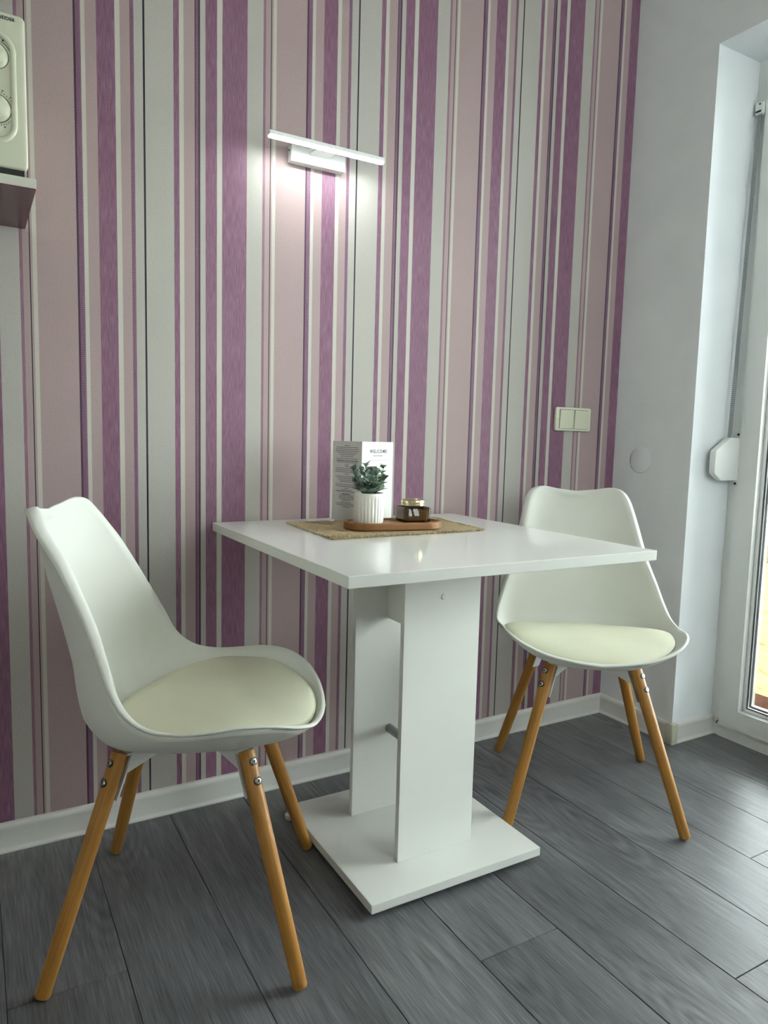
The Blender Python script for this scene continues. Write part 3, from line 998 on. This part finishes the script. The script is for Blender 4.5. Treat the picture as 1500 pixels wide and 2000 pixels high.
# stem tips given in (camera-right, towards camera, up) of the pot
vr = Vector((math.cos(0.53), -math.sin(0.53), 0))
vf = Vector((-math.sin(0.53), -math.cos(0.53), 0))
tips = [(-0.038, 0.004, 0.122), (-0.010, 0.0, 0.131), (0.004, 0.012, 0.122), (0.032, 0.004, 0.128), (0.036, 0.010, 0.104), (0.020, 0.016, 0.116),
        (-0.024, 0.020, 0.100), (-0.034, 0.010, 0.095), (0.012, 0.024, 0.098), (-0.002, 0.026, 0.104), (-0.018, -0.016, 0.120), (0.018, -0.018, 0.122), (0.030, -0.006, 0.098), (-0.03, -0.01, 0.10)]
def place_leaf(pos, dirv, idx, scale=1.0):
    x = dirv.normalized()
    n0 = Vector((-dirv.x, -dirv.y, 0)) * 0.9 + Vector((rnd.uniform(-.5, .5), rnd.uniform(-.5, .5), 0.9))
    y = n0.cross(x)
    if y.length < 0.05: y = Vector((0, 1, 0)).cross(x)
    y.normalize()
    z = x.cross(y)
    o = link('leaf', leafs[idx], None, pp)
    mt = Matrix((x * scale, y * scale, z * scale)).transposed().to_4x4()
    mt.translation = pos
    o.matrix_local = mt
for ti, (a, b, h_) in enumerate(tips):
    tip = vr * a + vf * b + Vector((0, 0, h_))
    base = vr * a * 0.3 + vf * b * 0.3 + Vector((0, 0, 0.062))
    mid = (base + tip) / 2 + (vr * a + vf * b) * 0.12 + Vector((0, 0, 0.006))
    obj('stem', tube([base, mid, tip], [0.0011, 0.0009, 0.0006], 6), M['stem'], pp, smooth=True)
    for k_ in range(4):
        t = 0.30 + 0.70 * k_ / 3
        p = base * (1 - t) ** 2 + mid * 2 * t * (1 - t) + tip * t * t
        ang = rnd.uniform(0, 2 * PI)
        for side in (0, PI):
            d = Vector((math.cos(ang + side), math.sin(ang + side), 0.75 + 0.7 * t))
            d += (vr * a + vf * b) * 10 * 0.8
            sc__ = 1.0 - 0.25 * t if t < 0.9 else 0.7
            place_leaf(p, d, 0 if t < 0.5 else rnd.choice((0, 1, 2)), sc__ * rnd.uniform(0.85, 1.1))
    # tip rosette
    if ti < 6:
        for k_ in range(4):
            a2 = k_ * PI / 2 + rnd.uniform(0, .6)
            place_leaf(tip, Vector((math.cos(a2), math.sin(a2), 1.1)), 2, 0.85)
# broad low leaves leaning over the pot rim
for k_ in range(12):
    a2 = 2 * PI * k_ / 12 + rnd.uniform(-.2, .2)
    d = Vector((math.cos(a2), math.sin(a2), 0.62))
    place_leaf(Vector((math.cos(a2) * 0.010, math.sin(a2) * 0.010, 0.068)), d, 3, rnd.uniform(1.0, 1.25))

# ------------------------------------------------------------------ candle jar
JX, JY = -0.9655, -0.2630
cj = tag(empty('candle_jar', (JX, JY, TZ), math.radians(-8.6)), 'square smoked glass candle jar with brass lid on the tray', 'candle jar')
s = 0.069
obj('glass_jar', loft([(rrect(0, 0, s - .006, s - .006, .010), 0), (rrect(0, 0, s, s, .010), 0.003), (rrect(0, 0, s, s, .010), 0.033), (rrect(0, 0, s - .004, s - .004, .011), 0.036),
                       (rrect(0, 0, 0.046, 0.046, 0.0229), 0.038), (rrect(0, 0, 0.044, 0.044, 0.0219), 0.041)], True, False), M['smoke_glass'], cj, smooth=True, angle=0.6)
obj('wax', loft([(rrect(0, 0, s - .010, s - .010, .008), 0.005), (rrect(0, 0, s - .010, s - .010, .008), 0.0275)]), M['wax'], cj, smooth=True, angle=0.6)
obj('wick', tube([(0, 0, 0.0275), (0.001, 0, 0.035)], 0.0009, 6), M['black'], cj)
bm = lathe([(0, 0.0388), (0.0275, 0.0388), (0.0290, 0.0398), (0.0290, 0.0422), (0.0279, 0.0430), (0.0279, 0.0452), (0.0290, 0.0460), (0.0290, 0.0512), (0.0284, 0.0524), (0.0270, 0.0528), (0.0260, 0.0518), (0, 0.0518)], 48)
obj('lid', bm, M['brass'], cj, smooth=True, angle=0.5)

# ------------------------------------------------------------------ folded welcome card
L_, F_, R_ = Vector((-1.0830, -0.060, 0)), Vector((-1.0620, -0.178, 0)), Vector((-0.9450, -0.128, 0))
HC = 0.2010
cd = tag(empty('welcome_card', (F_.x, F_.y, Z0 + 0.0042)), 'folded white printed card standing behind the potted plant', 'card')
def panel(a, b, name):
    d = (b - a)
    w = d.length
    d.normalize()
    nrm = d.cross(Vector((0, 0, 1)))            # faces the room
    o = obj(name, B((0, w, 0.0, 0.0005, 0, HC)), M['paper'], cd)
    mt = Matrix((d, -nrm, Vector((0, 0, 1)))).transposed().to_4x4()
    mt.translation = a - F_
    o.matrix_local = mt
    return o, w
lp, lw = panel(L_, F_, 'left_panel')
rp, rw = panel(F_, R_, 'right_panel')
def bars(rects, mat, parent, name):
    bm = bmesh.new()
    for (x0, x1, z0, z1) in rects:
        vs_ = [bm.verts.new(p) for p in ((x0, -0.0002, z0), (x1, -0.0002, z0), (x1, -0.0002, z1), (x0, -0.0002, z1))]
        bm.faces.new(vs_)
    return obj(name, bm, mat, parent)
rnd = random.Random(5)
rows_l = [(0.190, .22), (0.1855, .9), (0.181, .93), (0.1765, .95), (0.172, .8), (0.1675, .62), (0.163, .5), (0.1575, .85), (0.1525, .9), (0.148, .82), (0.142, .16), (0.138, .14),
          (0.133, .88), (0.1285, .95), (0.124, .92), (0.119, .16), (0.1125, .95), (0.108, .8), (0.1035, .66), (0.0995, .56), (0.092, .95), (0.0875, .92), (0.083, .14), (0.0785, .42), (0.075, .9),
          (0.069, .34), (0.065, .56), (0.061, .62), (0.057, .6), (0.0535, .36), (0.048, .42), (0.044, .9), (0.040, .8), (0.036, .3)]
thin, bold = [], []
for z_, f_ in rows_l:
    tw_ = lw * 0.84 * f_
    x = lw / 2 - tw_ / 2
    xe = x + tw_
    while x < xe - 0.001:
        wl = min(rnd.uniform(0.003, 0.009), xe - x)
        (bold if z_ in (0.1525, 0.069) and rnd.random() < .6 else thin).append((x, x + wl, z_ - (0.0008 if z_ not in (0.1525, 0.069) else 0.0012), z_ + 0.0008))
        x += wl + 0.0010
bars(thin, M['greyprint_shadow'], lp, 'small_print')
bars(bold, M['print'], lp, 'bold_print')
wm = text_mesh('WELCOME', 0.0118, 0.0, 1.35)
xs_v = [v.co.x for v in wm.vertices]
wtx = link('heading', wm, M['print'], rp)
wtx.matrix_local = Matrix.Translation((rw / 2 - (max(xs_v) + min(xs_v)) / 2 + 0.001, -0.0003, 0.1735)) @ Matrix.Rotation(PI / 2, 4, 'X')
sub = []
x = rw * 0.34
while x < rw * 0.66:
    wl = rnd.uniform(0.002, 0.004)
    sub.append((x, x + wl, 0.1655, 0.1675)); x += wl + 0.0008
bars(sub, M['greyprint_shadow'], rp, 'subheading')
fr_ = 0.0004
x0, x1, z0, z1 = 0.009, rw - 0.010, 0.012, 0.1545
bars([(x0, x1, z1, z1 + fr_ * 1.5)], M['greyprint_shadow'], rp, 'rule_line')
bars([(0.016, 0.060, 0.104, 0.1405)], M['print'], rp, 'black_block')
bars([(0.032, 0.068, 0.1195, 0.1205), (0.032, 0.033, 0.104, 0.1195), (0.067, 0.068, 0.104, 0.1195)], M['greyprint_shadow'], rp, 'table_drawing')
dots = []
for (dx, dz, r_) in ((0.040, 0.126, 0.0020), (0.048, 0.1285, 0.0018)):
    dots.append((dx - r_, dx + r_, dz - r_, dz + r_))
o_ = bars(dots, M['paper'], rp, 'white_detail'); o_.location = (0, -0.0002, 0)
bars([(0.0555, 0.0595, 0.1235, 0.1275), (0.054, 0.0545, 0.129, 0.131)], M['print'], rp, 'dark_detail')

# ------------------------------------------------------------------ wall lamp
wl_ = tag(empty('wall_lamp', (-1.118, 0, 1.615)), 'lit slim white bar lamp on the striped wall above the table', 'wall lamp')
obj('wall_plate', B((-0.0735, 0.0735, -0.024, 0, -0.018, 0.020), bev=0.002), M['lamp_white'], wl_)
obj('arm', B((-0.026, 0.026, -0.0740, -0.024, 0.004, 0.0095), bev=0.001), M['lamp_white'], wl_)
bar = obj('light_bar', B((-0.1515, 0.1515, -0.0855, -0.0715, 0.0065, 0.0150), (-0.1515, 0.1515, -0.0730, -0.0715, 0.0015, 0.0065)), M['lamp_white'], wl_)  # second box: rear lip added to keep the diffuser's light off the wall plate
obj('diffuser', B((-0.150, 0.150, -0.0845, -0.0735, 0.0005, 0.0065), bev=0.0015), M['led'], bar)
obj('side_screw', xform(lathe([(0, 0), (0.003, 0), (0.002, 0.002), (0, 0.002)], 10), Matrix.Translation((-0.0735, -0.012, 0.010)) @ Matrix.Rotation(-PI / 2, 4, 'Y')), M['steel'], wl_)
tag(obj('wall_screw', xform(lathe([(0, 0), (0.0022, 0), (0.0016, 0.004), (0, 0.004)], 10), Matrix.Translation((-1.243, 0, 1.625)) @ Matrix.Rotation(PI / 2, 4, 'X')), M['steel']),
    'tiny screw head in the striped wall left of the lamp', 'screw')

# ------------------------------------------------------------------ light switch
sw = tag(empty('light_switch', (-0.2045, 0, 1.008)), 'cream double rocker light switch on the striped wall', 'light switch')
obj('switch_frame', prism(rrect(0, 0, 0.152, 0.0745, 0.006), -0.010, 0, 'y', 0.0025), M['switch'], sw, smooth=True, angle=0.6)
for sx in (-1, 1):
    rk = bmesh.new()
    x0, x1 = (-0.0605, -0.0025) if sx < 0 else (0.0025, 0.0605)
    rk.free()
    obj('rocker_gap', B((x0 - 0.001, x1 + 0.001, -0.0104, -0.0096, -0.0305, 0.0305)), M['gasket'], sw)
    vt = [(x0, -0.0115, -0.0295), (x1, -0.0115, -0.0295), (x1, -0.0150, 0.0290), (x0, -0.0150, 0.0290), (x0, -0.0098, -0.0295), (x1, -0.0098, -0.0295), (x1, -0.0098, 0.0290), (x0, -0.0098, 0.0290)]
    rk = bmesh.new()
    v_ = [rk.verts.new(p) for p in vt]
    for f in ((0, 1, 2, 3), (7, 6, 5, 4), (0, 4, 5, 1), (1, 5, 6, 2), (2, 6, 7, 3), (3, 7, 4, 0)):
        rk.faces.new([v_[i] for i in f])
    bmesh.ops.bevel(rk, geom=list(rk.edges), offset=0.001, segments=2, affect='EDGES')
    obj('rocker', rk, M['switch'], sw)

# round blanking cover on the white wall
rc = tag(empty('blanking_cover', (0, -0.110, 0.884)), 'round white blanking cover painted into the white wall', 'cover')
obj('cover_disc', xform(lathe([(0, 0.0012), (0.0405, 0.0012), (0.0420, 0.0006), (0.0424, 0)], 56), Matrix.Rotation(-PI / 2, 4, 'Y')), M['white_wall'], rc, smooth=True, angle=0.9)
bm = bmesh.new()
arc = [(math.radians(a)) for a in range(-150, -25, 4)]
for a, b in zip(arc, arc[1:]):
    k1 = 0.0010 if -105 < math.degrees(a) < -78 else 0.0004  # thin gap line; the wider bottom segment is its shadow, drawn in grey
    vs_ = [bm.verts.new((-0.0005, r_ * math.cos(q) * -1, r_ * math.sin(q))) for q, r_ in ((a, 0.0424), (b, 0.0424), (b, 0.0424 + k1), (a, 0.0424 + k1))]
    bm.faces.new(vs_)
obj('edge_gap_shadow', bm, M['greyprint_shadow'], rc)

# ------------------------------------------------------------------ shelf and microwave
SX1, SY0, SZ0, SZ1 = -1.7725, -0.2850, 1.3478, 1.3662
sh = tag(empty('wall_shelf', (-2.10, 0, SZ0)), 'cream wall shelf with plum underside below the microwave', 'shelf')
obj('shelf_board', B((-0.42, SX1 + 2.10, SY0, 0, 0.002, SZ1 - SZ0), bev=0.0006, seg=1), M['shelf'], sh)
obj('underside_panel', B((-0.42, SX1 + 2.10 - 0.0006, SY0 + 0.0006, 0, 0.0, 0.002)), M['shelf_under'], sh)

MX1, MZ0, MZ1, MY = -1.7835, 1.3785, 1.6285, -0.2800
mw = tag(empty('microwave', (MX1, MY, SZ1)), 'cream microwave oven with rotary knobs on the wall shelf', 'microwave')
zb, zt = MZ0 - SZ1, MZ1 - SZ1
obj('body', B((-0.440, -0.003, 0.018, 0.268, zb, zt), bev=0.004), M['microwave'], mw, smooth=True, angle=0.6)
fp = obj('front_panel', prism(rrect(-0.0575, (zb + zt) / 2, 0.115, zt - zb, 0.009), 0.0, 0.020, 'y', 0.004, 3), M['microwave'], mw, smooth=True, angle=0.6)
obj('door_panel', prism(rrect(-0.280, (zb + zt) / 2, 0.322, zt - zb, 0.009), 0.0, 0.020, 'y', 0.004, 3), M['microwave'], mw, smooth=True, angle=0.6)
obj('gap_shade', B((-0.436, -0.006, 0.004, 0.262, 0.003, zb + 0.001)), M['black'], mw)  # black block standing in for the shade under the oven
obj('door_window', prism(rrect(-0.290, (zb + zt) / 2, 0.24, 0.17, 0.02), -0.001, 0.004, 'y'), M['black'], mw)
# raised bead around the controls
bead = [(x, 0.0, z) for x, z in rrect(-0.0615, 0.141, 0.084, 0.172, 0.028, 8)]
bm = tube(bead, 0.0048, 10, closed=True, nrm=(0, 1, 0))
xform(bm, Matrix.Diagonal((1, 0.55, 1, 1)))
obj('raised_bead', bm, M['microwave'], fp, smooth=True)
for (kz, kr, nm) in ((1.556 - SZ1, 0.0205, 0), (1.472 - SZ1, 0.0225, 1)):
    kx = -0.0475
    kn = obj('knob', xform(lathe([(0, 0.013), (kr - 0.006, 0.013), (kr - 0.004, 0.0118), (kr - 0.002, 0.003), (kr, 0.0)], 32), Matrix.Translation((kx, 0, kz)) @ Matrix.Rotation(PI / 2, 4, 'X')), M['microwave'], mw, smooth=True, angle=0.7)
    obj('grip', B((kx - 0.003, kx + 0.003, -0.017, -0.012, kz - kr + 0.005, kz + kr - 0.005), bev=0.001), M['microwave'], kn)
    rb = bmesh.new()
    def ring_seg(r0, r1, a0, a1, st_=4):
        n_ = max(2, int((a1 - a0) / st_))
        for i in range(n_):
            qa, qb = math.radians(a0 + (a1 - a0) * i / n_), math.radians(a0 + (a1 - a0) * (i + 1) / n_)
            v4 = [rb.verts.new((kx + r_ * math.cos(q), -0.0004, kz + r_ * math.sin(q))) for q, r_ in ((qa, r0), (qb, r0), (qb, r1), (qa, r1))]
            rb.faces.new(v4)
    ring_seg(kr + 0.0006, kr + 0.0016, 0, 360)
    if nm == 0:
        ring_seg(kr + 0.0050, kr + 0.0062, -25, 65)
        for a in (62, 40, 12, -22):
            ring_seg(kr + 0.0075, kr + 0.0105, a - 2, a + 3, 2)
    else:
        for a in range(-120, 110, 9):
            ring_seg(kr + 0.0044, kr + 0.0062, a, a + 2.2, 2)
        for a in range(-120, 110, 27):
            ring_seg(kr + 0.0080, kr + 0.0098, a - 2, a + 3, 2)
    obj('dial_marks', rb, M['print'], mw)
tm = text_mesh('SCHNEIDER', 0.0072, 0.0001, 1.05)
xs_v = [v.co.x for v in tm.vertices]
to = link('lettering', tm, M['print'], mw)
to.matrix_local = Matrix.Translation((-0.0150 - max(xs_v), -0.0003, 1.6165 - SZ1)) @ Matrix.Rotation(PI / 2, 4, 'X')
for fx in (-0.025, -0.415):
    for fy in (0.02, 0.24):
        obj('foot', xform(lathe([(0, 0), (0.011, 0), (0.013, zb + 0.002), (0, zb + 0.002)], 16), Matrix.Translation((fx, fy, 0))), M['black'], mw)
